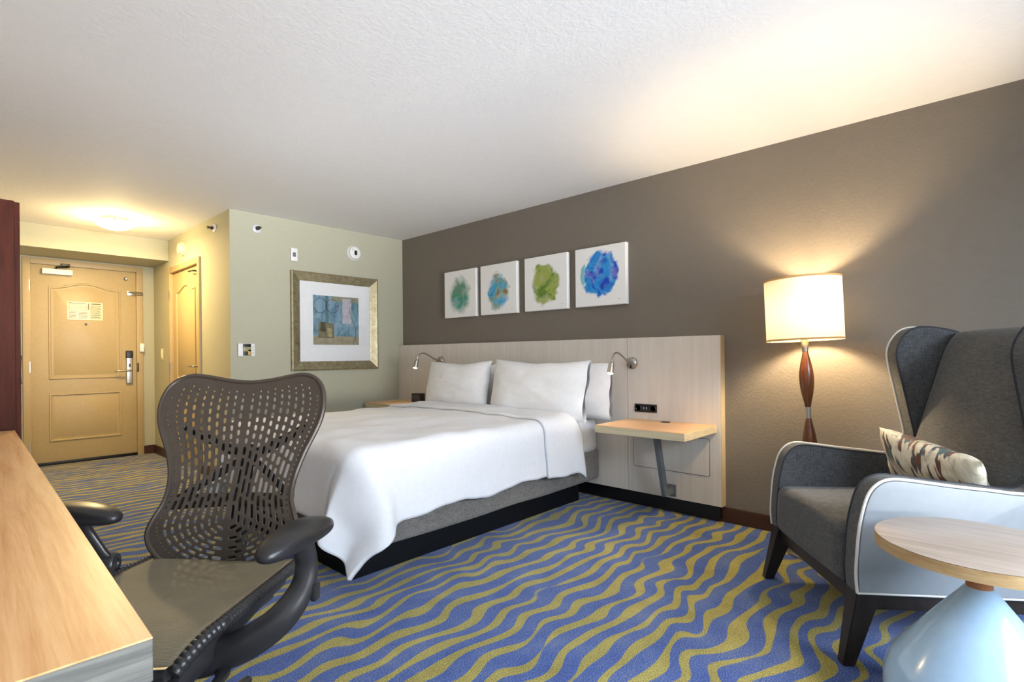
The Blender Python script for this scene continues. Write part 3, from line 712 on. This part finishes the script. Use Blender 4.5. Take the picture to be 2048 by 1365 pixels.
# ------------------------------------------------------------------ wing armchair
M_CH = fabric('charcoal_weave', (58, 60, 62), (92, 92, 92), 300)
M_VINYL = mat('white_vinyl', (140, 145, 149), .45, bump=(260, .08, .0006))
M_PIPE = mat('white_piping', (214, 212, 204), .5)
M_DKPIPE = mat('dark_piping', (44, 46, 52), .8)
M_LEG = wood('espresso_leg', [(26, 21, 19), (44, 36, 32)], (6, 6, .6), 5, .35)
ac = thing('wing_armchair', 'charcoal wingback armchair with white outer sides in front of the lamp', 'armchair', (2.405, .615, 0), math.atan2(.602, .7985))
ARM = [(-.028, .255), (-.024, .32), (-.030, .42), (-.040, .50), (-.062, .583), (-.092, .626), (-.135, .645), (-.20, .642), (-.33, .625), (-.445, .613), (-.53, .603), (-.585, .606), (-.622, .64), (-.630, .70), (-.612, .80), (-.594, .895), (-.568, 1.03), (-.567, 1.086), (-.584, 1.131), (-.618, 1.172), (-.66, 1.19), (-.707, 1.191), (-.76, 1.184), (-.83, 1.166), (-.868, 1.14)]
AF = [tuple(p) for p in spline([Vector(q) for q in ARM], 4)]
REAR = [(-.862, 1.08), (-.845, .90), (-.815, .70), (-.785, .45), (-.765, .25)]
OUT = AF + REAR
def inset_poly(pts, d):
    P = [Vector(p) for p in pts]; n = len(P); o = []
    area = sum(P[i].x * P[(i + 1) % n].y - P[(i + 1) % n].x * P[i].y for i in range(n)); sg = 1 if area > 0 else -1
    for i in range(n):
        e1 = (P[i] - P[i - 1]).normalized(); e2 = (P[(i + 1) % n] - P[i]).normalized()
        nn = Vector((-e1.y, e1.x)) + Vector((-e2.y, e2.x))
        if nn.length < 1e-6: nn = Vector((-e1.y, e1.x))
        o.append(tuple(P[i] + nn.normalized() * d * sg))
    return o
for s in (1, -1):
    # wings lean slightly outward with height
    def lean(bm_):
        for v in bm_.verts:
            if v.co.z > .60: v.co.x += s * .018 * ((v.co.z - .60) / .58)
        return bm_
    side = obj('arm_and_wing', lean(prism(OUT, s * .300, s * .372, 'x')), M_CH, ac, 50)
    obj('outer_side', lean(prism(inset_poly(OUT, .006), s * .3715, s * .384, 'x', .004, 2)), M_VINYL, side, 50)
    for nm, x, r, m_ in (('outer_piping', .3765, .0052, M_PIPE), ('inner_piping', .302, .0042, M_DKPIPE)):
        b = tube([(s * x, u, v) for u, v in OUT + [OUT[0]]], r, 8, up=(1, 0, 0)); obj(nm, lean(b), m_, side)
# seat cushion (one upholstered block with waterfall front edge)
def seat_fn():
    b = softbox(-.299, .299, -.66, -.012, .245, .462, .045, .004, 5, 22)
    for v in b.verts:
        v.co.z += .016 * math.cos(v.co.x / .30 * PI / 2) * (1 if v.co.z > .36 else 0)
        if v.co.z < .36: v.co.y -= 0
    return b
obj('seat', seat_fn(), M_CH, ac, 60)
# backrest cushion: raked slab with rounded top
def back_fn():
    b = box(-.298, .298, -.5, .5, -.5, .5); bmesh.ops.subdivide_edges(b, edges=b.edges[:], cuts=24, use_grid_fill=True)
    for v in b.verts:
        u, t, h = v.co.x / .298, v.co.y + .5, v.co.z + .5
        z = .42 + h * .75
        front = -.545 - .225 * ((z - .45) / .713) ** 1.0 + .030 * math.cos(u * PI / 2) * (1 - h * .5)
        rear = -.77 - .095 * (z - .25) / .9
        y = rear + (front - rear) * t
        if h > .86:
            k = (h - .86) / .14; cyv = (front + rear) / 2
            y = cyv + (y - cyv) * math.sqrt(max(0.0, 1 - (k * .92) ** 2))
        z -= .018 * u * u * max(0, h - .5)
        if abs(u) > .9 and t > .5: y -= .018 * (abs(u) - .9) / .1
        v.co = Vector((u * .298 * (1 + .04 * h), y, z))
    return b
obj('backrest', back_fn(), M_CH, ac, 60)
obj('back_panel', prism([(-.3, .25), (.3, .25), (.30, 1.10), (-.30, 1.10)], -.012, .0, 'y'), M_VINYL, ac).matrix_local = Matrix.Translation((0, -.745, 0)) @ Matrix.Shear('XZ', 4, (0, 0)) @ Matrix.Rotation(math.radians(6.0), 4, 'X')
# dark rails and tapered legs
for nm, bb in (('front_rail', box(-.33, .33, -.10, -.045, .19, .255, .004)), ('rear_rail', box(-.33, .33, -.74, -.70, .19, .255, .004)), ('side_rail', box(.315, .355, -.70, -.10, .19, .255, .004)), ('side_rail', box(-.355, -.315, -.70, -.10, .19, .255, .004))):
    obj(nm, bb, M_LEG, ac)
def leg(sx, ytop, ybot, xtop, xbot):
    b = bmesh.new(); R0, R1 = .036, .020
    T_ = [b.verts.new((sx * xtop + a * R0, ytop + c * R0 * 1.15, .255)) for a, c in ((-1, -1), (1, -1), (1, 1), (-1, 1))]
    B_2 = [b.verts.new((sx * xbot + a * R1, ybot + c * R1, 0)) for a, c in ((-1, -1), (1, -1), (1, 1), (-1, 1))]
    b.faces.new(T_[::-1]); b.faces.new(B_2)
    for i in range(4): b.faces.new((B_2[i], T_[i], T_[(i + 1) % 4], B_2[(i + 1) % 4]))
    bmesh.ops.recalc_face_normals(b, faces=b.faces[:]); bmesh.ops.bevel(b, geom=b.edges[:], offset=.003, segments=2, affect='EDGES')
    return obj('leg', b, M_LEG, ac)
for s in (1, -1): leg(s, -.072, .0, .335, .355); leg(s, -.71, -.80, .325, .340)

# lumbar cushion on the armchair
def cushion_mat():
    n = NT('brushstroke_cushion'); tc = n.a('TexCoord')
    v = n.coord2((1, 1, .12), (0, -.45, 0)); v2 = n.coord2((1, .4, .13), (0, -.45, 0), (4.1, 2.2, .6))
    a = n.noise(v, 30, 4, .6, .4); c = n.noise(v2, 34, 2, .5, .3); d = n.noise(n.coord(), 7, 2)
    base = n.ramp(a, [(.30, (150, 140, 122)), (.45, (206, 196, 172)), (.6, (222, 214, 192)), (.75, (128, 124, 116))])
    dark = n.ramp(n.noise(v2, 50, 2), [(.35, (60, 34, 22)), (.48, (110, 58, 30)), (.55, (36, 40, 52)), (.66, (58, 104, 110))])
    mk = n.ramp(n.math('ADD', n.math('MULTIPLY', c, .7), n.math('MULTIPLY', d, .3)), [(.50, (0, 0, 0, 1)), (.525, (1, 1, 1, 1))])
    n.l(n.mix(mk, base, dark), n.b.inputs['Base Color']); n.b.inputs['Roughness'].default_value = .6
    n.b.inputs['Sheen Weight'].default_value = .2; n.bump(a, .2, .001); return n.m
M_CUSH = cushion_mat()
cu = obj('lumbar_cushion', pillow_bm(.47, .27, .13, 41.0, 36), M_CUSH, None, 80)
acM = Matrix.Translation((2.405, .615, 0)) @ Matrix.Rotation(math.atan2(.602, .7985), 4, 'Z')
cu.matrix_world = acM @ Matrix.Translation((-.045, -.490, .60)) @ Matrix.Rotation(math.radians(-7), 4, 'Y') @ Matrix.Rotation(math.radians(10), 4, 'Z') @ Matrix.Rotation(math.radians(-22), 4, 'X')
tag(cu, 'cream lumbar cushion with brown and blue brushstrokes on the armchair seat', 'cushion')

# ------------------------------------------------------------------ side table
M_TTOP = wood('pale_ash_top', [(146, 130, 117), (172, 156, 142), (192, 178, 165)], (9, .35, 9), 6, .35, (0, 0, 0), .05, (.25, .7))
M_TEDGE = wood('ash_edge', [(168, 132, 86), (192, 158, 110), (206, 178, 134)], (1.5, 1.5, 14), 5, .4, bumpS=.05)
M_CONE = mat('pale_blue_lacquer', (172, 203, 230), .16, coat=.5)
M_NECK = wood('beech_neck', [(150, 92, 48), (176, 112, 62)], (6, 6, 1), 5, .4)
st_ = thing('side_table', 'round ash topped side table on a pale blue cone base', 'side table', (1.972, .049, 0))
obj('table_top', lathe([(0, .5385), (.239, .5385), (.2415, .5400), (.239, .5412), (0, .5412)], 80), M_TTOP, st_)
obj('top_edge', lathe([(0, .505), (.236, .505), (.2415, .507), (.2415, .5386), (0, .5386)], 80), M_TEDGE, st_)
obj('neck', lathe([(.030, .41), (.030, .505)], 32), M_NECK, st_)
obj('cone_base', lathe([(0, 0), (.195, 0), (.212, .010), (.226, .08), (.224, .13), (.204, .19), (.034, .415), (.030, .418), (0, .418)], 64), M_CONE, st_, 30)

# ------------------------------------------------------------------ desk and wardrobe
M_DESK = wood('desk_oak', [(186, 124, 74), (222, 164, 108), (238, 186, 130), (246, 202, 150)], (7, .28, 7), 6.0, .35, (0, 0, .02), .06, (.25, .68))
M_DESKE = wood('desk_end_grain', [(72, 72, 68), (104, 104, 98), (132, 130, 122)], (.6, 4, 14), 5, .45, bumpS=.06)
dk = thing('desk', 'long wooden desk with oak top and grey edge in the foreground', 'desk', (.168, .739, 0), math.atan2(-.062, 2.665))
DL, DW = 2.64, .60
obj('worktop', box(-DW, 0, 0, DL, .7475, .75, .0008, 1), M_DESK, dk)
obj('worktop_edge', box(-DW, 0, 0, DL, .697, .7476, .0012, 1), M_DESKE, dk)
obj('side_panel', box(-DW + .02, -.06, DL - .05, DL - .01, 0, .697), M_DESKE, dk)
obj('leg', box(-DW + .05, -DW + .10, .05, .10, 0, .697, .002), M_GREYM, dk)
obj('leg', box(-.16, -.11, .05, .10, 0, .697, .002), M_GREYM, dk)
obj('back_rail', box(-DW + .05, -DW + .08, .10, DL - .05, .60, .697, .002), M_GREYM, dk)
M_MAHOG = wood('mahogany', [(56, 23, 14), (82, 36, 22), (98, 46, 28)], (5, 5, .4), 4, .62, bumpS=.04)
MATS['mahogany'].node_tree.nodes['Principled BSDF'].inputs['Specular IOR Level'].default_value = .25
wd = thing('wardrobe', 'tall reddish brown wooden cabinet at the far end of the desk', 'wardrobe', (-.096, 3.80, 0))
obj('carcass', box(-.352, .335, -.365, .38, .06, 1.835, .003), M_MAHOG, wd)
obj('plinth', box(-.352, .31, -.34, .36, 0, .06), M_BLACK, wd)
for y0, y1 in ((-.362, .006), (.009, .377)):
    d = obj('door', box(.335, .354, y0, y1, .065, 1.83, .002), M_MAHOG, wd)
    yy = .006 - .03 if y0 < -.1 else .039
    obj('handle', tube([(.354, yy, .95), (.378, yy, .95), (.378, yy, 1.1), (.354, yy, 1.1)], .005, 8), M_STEEL, d)

# ------------------------------------------------------------------ office chair
M_CPL = mat('graphite_plastic', (40, 39, 40), .30, bump=(500, .06, .0005))
M_CBK = mat('bronze_grey_back', (72, 63, 55), .33, .3, bump=(600, .05, .0005))
M_CRB = mat('black_rubber', (34, 33, 34), .33, bump=(120, .08, .001))
def mesh_seat_mat():
    n = NT('woven_seat_mesh'); v = n.coord((1, .12, 1)); a = n.noise(v, 700, 1); b_ = n.noise(n.coord(), 12, 3)
    wv = n.a('TexWave', wave_type='BANDS', bands_direction='Y'); n.l(n.coord(), wv.inputs['Vector']); wv.inputs['Scale'].default_value = 120; wv.inputs['Distortion'].default_value = .4
    f = n.math('ADD', n.math('MULTIPLY', wv.outputs['Fac'], .4), n.math('ADD', n.math('MULTIPLY', a, .35), n.math('MULTIPLY', b_, .25)))
    n.l(n.ramp(f, [(.2, (96, 87, 70)), (.5, (128, 117, 94)), (.8, (154, 142, 116))]), n.b.inputs['Base Color'])
    n.b.inputs['Roughness'].default_value = .55; n.bump(wv.outputs['Fac'], .25, .001); return n.m
M_CSEAT = mesh_seat_mat()
AZ = math.radians(234); CRZ = math.atan2(-math.sin(AZ), math.cos(AZ))
CH_LOC = (.41, 1.47, 0)
ch = thing('office_chair', 'ergonomic office chair with perforated bronze grey back at the desk', 'office chair', CH_LOC, CRZ)
rootM = Matrix.Translation(CH_LOC) @ Matrix.Rotation(CRZ, 4, 'Z')
AZB = math.radians(225)
backM = rootM.inverted() @ Matrix.Translation((.41, 1.51, 0)) @ Matrix.Rotation(math.atan2(-math.sin(AZB), math.cos(AZB)), 4, 'Z')
def BK(x, z, off=0.0):
    y = -.2 - .35 * (z - .5) + .5 * x * x + .020 * math.exp(-((z - .62) / .10) ** 2)
    return backM @ Vector((x, y + off, z))
HALF = [(0, .998), (.05, 1.002), (.095, 1.010), (.135, 1.018), (.168, 1.022), (.197, 1.018), (.222, 1.004), (.240, .98), (.249, .945), (.249, .91), (.240, .872), (.224, .834), (.204, .79), (.188, .74), (.181, .70), (.183, .66), (.195, .63), (.207, .60), (.211, .575), (.205, .55), (.19, .525), (.165, .50), (.13, .48), (.08, .468), (0, .463)]
RT = [tuple(p) for p in spline([Vector(p) for p in HALF], 3)]
OUTL = RT[:-1] + [(-x, z) for x, z in RT[::-1]][:-1]
def halfw(z):
    for (x0, z0), (x1, z1) in zip(HALF[4:], HALF[5:]):
        if z1 <= z <= z0: return x0 + (x1 - x0) * (z0 - z) / max(1e-9, z0 - z1)
    return .2
def topz(x):
    x = abs(x)
    for (x0, z0), (x1, z1) in zip(HALF[:7], HALF[1:8]):
        if x0 <= x <= x1: return z0 + (z1 - z0) * (x - x0) / (x1 - x0)
    return .97
ZCN, DPN = .60, .137
def flow(q, s, sgn):
    """point at arclength-like s from the bottom middle of the nested U with index q"""
    wq = q * halfw(ZCN); arc = PI / 2 * (wq + q * DPN) / 2
    if s < arc:
        th = s / arc * PI / 2
        return Vector((sgn * wq * math.sin(th), ZCN - q * DPN * math.cos(th))), 'u'
    z = ZCN + (s - arc); return Vector((sgn * q * halfw(z), z)), 'v'
holes = []
NQ = 11
for k in range(1, NQ):
    q = (k - .35) / (NQ - .45)
    for sgn in (1, -1):
        s = .006 + (.016 if k % 2 else 0)
        while True:
            p, kind_ = flow(q, s, sgn)
            z = p.y
            if kind_ == 'u': L, wd_, gap = .024, .0088, .0075
            elif z < .73: L, wd_, gap = .040, .0098, .0070
            elif z < .80: L, wd_, gap = .025, .0108, .0075
            elif z < .92: L, wd_, gap = .0175, .0100, .0075
            elif z < .955: L, wd_, gap = .0130, .0080, .0080
            else: L, wd_, gap = .0065, .0064, .0085
            if q > .90: L, wd_, gap = .0050, .0048, .0085
            elif q > .80 and .78 < z: L, wd_, gap = .0085, .0064, .0080
            p2, _ = flow(q, s + L / 2, sgn)
            if p2.y > topz(p2.x) - .030: break
            pa, _ = flow(q, s, sgn); pb, _ = flow(q, s + L, sgn)
            if q > .9 and p2.y > .97: break
            holes.append((pa, pb, wd_)); s += L + gap
            if s > .6: break
    if k == 1: pass
# centre line slots just above the nested U's
vs2, eds, hid = [], [], []
for p in OUTL: vs2.append(Vector(p)); hid.append(-1)
n0 = len(vs2); eds += [(i, (i + 1) % n0) for i in range(n0)]
for hI, (pa, pb, wd_) in enumerate(holes):
    d = pb - pa
    if d.length < 1e-6: continue
    L = d.length; d = d.normalized(); nrm = Vector((-d.y, d.x)); r = wd_ / 2; c = (pa + pb) / 2; hl = max(0, L / 2 - r)
    st0 = len(vs2); ring_ = []
    for e, sg in ((1, 1), (-1, -1)):
        for kk in range(5):
            t = -PI / 2 + PI * kk / 4
            ring_.append(c + d * sg * (hl + r * math.cos(t)) + nrm * sg * r * math.sin(t))
    for p in ring_: vs2.append(p); hid.append(hI)
    m_ = len(ring_); eds += [(st0 + i, st0 + (i + 1) % m_) for i in range(m_)]
res = delaunay_2d_cdt(vs2, eds, [], 1, 1e-6)
ov, of, orig = res[0], res[2], res[3]
ids = [set(hid[j] for j in og) if og else {-2} for og in orig]
b = bmesh.new(); bv = [b.verts.new(BK(p.x, p.y)) for p in ov]
for f in of:
    common = ids[f[0]] & ids[f[1]] & ids[f[2]]
    if common and max(common) >= 0: continue
    try: b.faces.new([bv[i] for i in f])
    except ValueError: pass
bmesh.ops.delete(b, geom=[v for v in b.verts if not v.link_faces], context='VERTS')
bmesh.ops.recalc_face_normals(b, faces=b.faces[:])
ex = bmesh.ops.extrude_face_region(b, geom=b.faces[:], use_keep_orig=True)
bmesh.ops.translate(b, verts=[v for v in ex['geom'] if isinstance(v, bmesh.types.BMVert)], vec=backM.to_3x3() @ Vector((0, -.0055, 0)))
bmesh.ops.recalc_face_normals(b, faces=b.faces[:])
bk = obj('backrest', b, M_CBK, ch, 38)
obj('back_rim', tube([BK(x, z, -.003) for x, z in OUTL + [OUTL[0]]], .0075, 8, up=backM.to_3x3() @ Vector((0, 1, 0)), caps=False), M_CBK, bk)
# support frame behind the back
def bkp(*pts): return [BK(x, z, o_) for x, z, o_ in pts]
upv = backM.to_3x3() @ Vector((0, 1, 0))
sf = obj('back_support', tube(bkp((.195, .865, -.02), (.15, .838, -.045), (.05, .785, -.06), (-.05, .735, -.06), (-.17, .655, -.035)), [.012, .013, .017, .013, .011], 10, flat=.55, up=upv, smoothpath=4), M_CPL, ch)
obj('support_arm', tube(bkp((-.195, .865, -.02), (-.15, .838, -.045), (-.05, .785, -.06), (.05, .735, -.06), (.17, .655, -.035)), [.012, .013, .017, .013, .011], 10, flat=.55, up=upv, smoothpath=4), M_CPL, sf)
obj('spine', tube(bkp((0, .80, -.062), (0, .70, -.07), (0, .60, -.075), (0, .50, -.08)) + [Vector((.045, -.16, .40))], [.02, .024, .026, .028, .03], 12, flat=.6, up=upv, smoothpath=4), M_CPL, sf)
lb = grid(lambda u, v: BK(-.185 + .37 * u, .632 + .036 * v, -.022 - .012 * math.cos((u - .5) * PI)), 24, 3)
solid(obj('lumbar_band', lb, M_CBK, sf, 60), .008)
# seat
CXS = .045
def seatz(x, y):
    u, v = (x - CXS) / .225, y
    z = .498 + .016 * u * u
    if v > .12: z -= .9 * (v - .12) ** 2 * 3
    if v < -.12: z += .25 * (v + .12) ** 2
    return z
def seat_xy(u, v):
    y = -.205 + .45 * v; hw = .225 - .02 * (1 - v) - .03 * max(0, v - .75) / .25
    return CXS + hw * (2 * u - 1), y
def sfn(u, v):
    x, y = seat_xy(u, v); return Vector((x, y, seatz(x, y)))
so = obj('seat', grid(sfn, 24, 24), M_CSEAT, ch, 80); solid(so, .008)
def edgepath(u, n=60): return [Vector(sfn(u, k / n)) for k in range(n + 1)]
for u, s in ((0, -1), (1, 1)):
    P = edgepath(u, 120); P = [p + Vector((s * .010, 0, -.010)) for p in P]
    rr = [.0145 + .0010 * (1 if k % 3 else -1) for k in range(len(P))]
    obj('ribbed_edge', tube(P, rr, 10), M_CPL, so)
    # side plate of the seat pan
    x = CXS + s * .205
    pl = prism([(-.17, .480), (.10, .482), (.22, .455), (.235, .43), (.20, .405), (.06, .430), (-.06, .452), (-.16, .460)], x - s * .0, x - s * .03, 'x', .006)
    obj('seat_pan_side', pl, M_CPL, so)
obj('front_edge', tube([Vector(sfn(k / 30, 1)) + Vector((0, .004, -.008)) for k in range(31)], .013, 10), M_CPL, so)
obj('seat_pan', box(CXS - .18, CXS + .18, -.15, .20, .425, .455, .012, 3), M_CPL, ch)
hs = obj('tilt_housing', prism([(-.16, .43), (.20, .425), (.215, .395), (.15, .345), (.02, .335), (-.12, .36), (-.17, .40)], CXS - .10, CXS + .10, 'x', .012, 3), M_CPL, ch, 50)
obj('lever_paddle', tube([(CXS - .10, .08, .385), (CXS - .16, .09, .385), (CXS - .22, .12, .39), (CXS - .235, .17, .39)], [.008, .010, .016, .012], 10, flat=.6, smoothpath=4), M_CPL, hs)
obj('pivot_cap', lathe([(.020, 0), (.020, .006), (.016, .009), (0, .009)], 24, (-1, 0, 0), (CXS - .235, .06, .44)), M_CPL, so)
# arms
def pad(c, rz, wr=1):
    def fn(i, j):
        th, ph = 2 * PI * i, -PI / 2 + PI * j
        sg = lambda v, e: math.copysign(abs(v) ** e, v)
        cy = sg(math.cos(ph), .75)
        y = .128 * cy * sg(math.sin(th), .85)
        wdt = .048 * (1.0 - .18 * (y / .128))
        x = wdt * cy * sg(math.cos(th), .85)
        z = .025 * sg(math.sin(ph), .8) + .006 * math.cos(y / .128 * 1.6)
        return Vector((x, y, z))
    b = grid(fn, 40, 20); bmesh.ops.remove_doubles(b, verts=b.verts[:], dist=1e-5); bmesh.ops.recalc_face_normals(b, faces=b.faces[:])
    b.transform(Matrix.Translation(c) @ Matrix.Rotation(rz, 4, 'Z')); return b
ar = obj('armrest', tube([(-.322, .055, .665), (-.325, .035, .60), (-.318, .045, .545), (-.285, .075, .49), (-.22, .10, .445), (-.12, .11, .405), (-.05, .11, .39)], [.026, .025, .028, .034, .038, .038, .032], 16, flat=.62, up=(-.35, 1, 0), smoothpath=5), M_CPL, ch)
obj('arm_pad', pad((-.322, .075, .672), -.04), M_CRB, ar)
obj('height_catch', box(-.352, -.338, .02, .045, .515, .555, .005), M_CPL, ar)
ar2 = obj('armrest', tube([(.345, -.045, .655), (.335, -.055, .62), (.310, -.070, .565), (.295, -.080, .53), (.27, -.03, .475), (.21, .05, .435), (.10, .11, .40)], [.030, .024, .021, .024, .028, .030, .026], 16, flat=.62, up=(.35, 1, 0), smoothpath=5), M_CPL, ch)
obj('arm_pad', pad((.348, -.05, .668), 1.45), M_CRB, ar2)
obj('pivot_knob', lathe([(.030, -.02), (.030, .004), (.026, .010), (.012, .010), (.010, .006), (0, .006)], 28, (-1, -.35, 0), (.288, -.083, .53)), M_CPL, ar2)
# column, star base, casters
obj('gas_column', lathe([(.026, .07), (.026, .22), (.019, .225), (.019, .35)], 24, None, (CXS, .01, 0)), M_DKSTEEL, ch)
bs = obj('base_hub', lathe([(.0, .062), (.045, .065), (.05, .09), (.045, .125), (.032, .135), (0, .135)], 28, None, (CXS, .01, 0)), M_CPL, ch)
a0 = math.atan2(-.37, .03)
for k in range(5):
    a = a0 + 2 * PI * k / 5; ux, uy = math.cos(a), math.sin(a)
    obj('base_spoke', tube([(CXS + ux * .03, .01 + uy * .03, .10), (CXS + ux * .2, .01 + uy * .2, .088), (CXS + ux * .335, .01 + uy * .335, .078), (CXS + ux * .35, .01 + uy * .35, .072)], [.026, .022, .018, .012], 10, flat=.7, smoothpath=3), M_CPL, ch)
    cxx, cyy = CXS + ux * .325, .01 + uy * .325
    b = bmesh.new()
    for s in (-1, 1):
        join(b, lathe([(.0, -.009), (.022, -.009), (.027, -.005), (.027, .005), (.022, .009), (0, .009)], 20, (-uy, ux, 0), (cxx - uy * s * .014 + ux * .01, cyy + ux * s * .014 + uy * .01, .027)))
    cs = obj('caster', b, M_CRB, ch)
    obj('caster_fork', box(-.012, .012, -.012, .012, .03, .075, .004), M_CPL, cs).location = (cxx, cyy, 0)
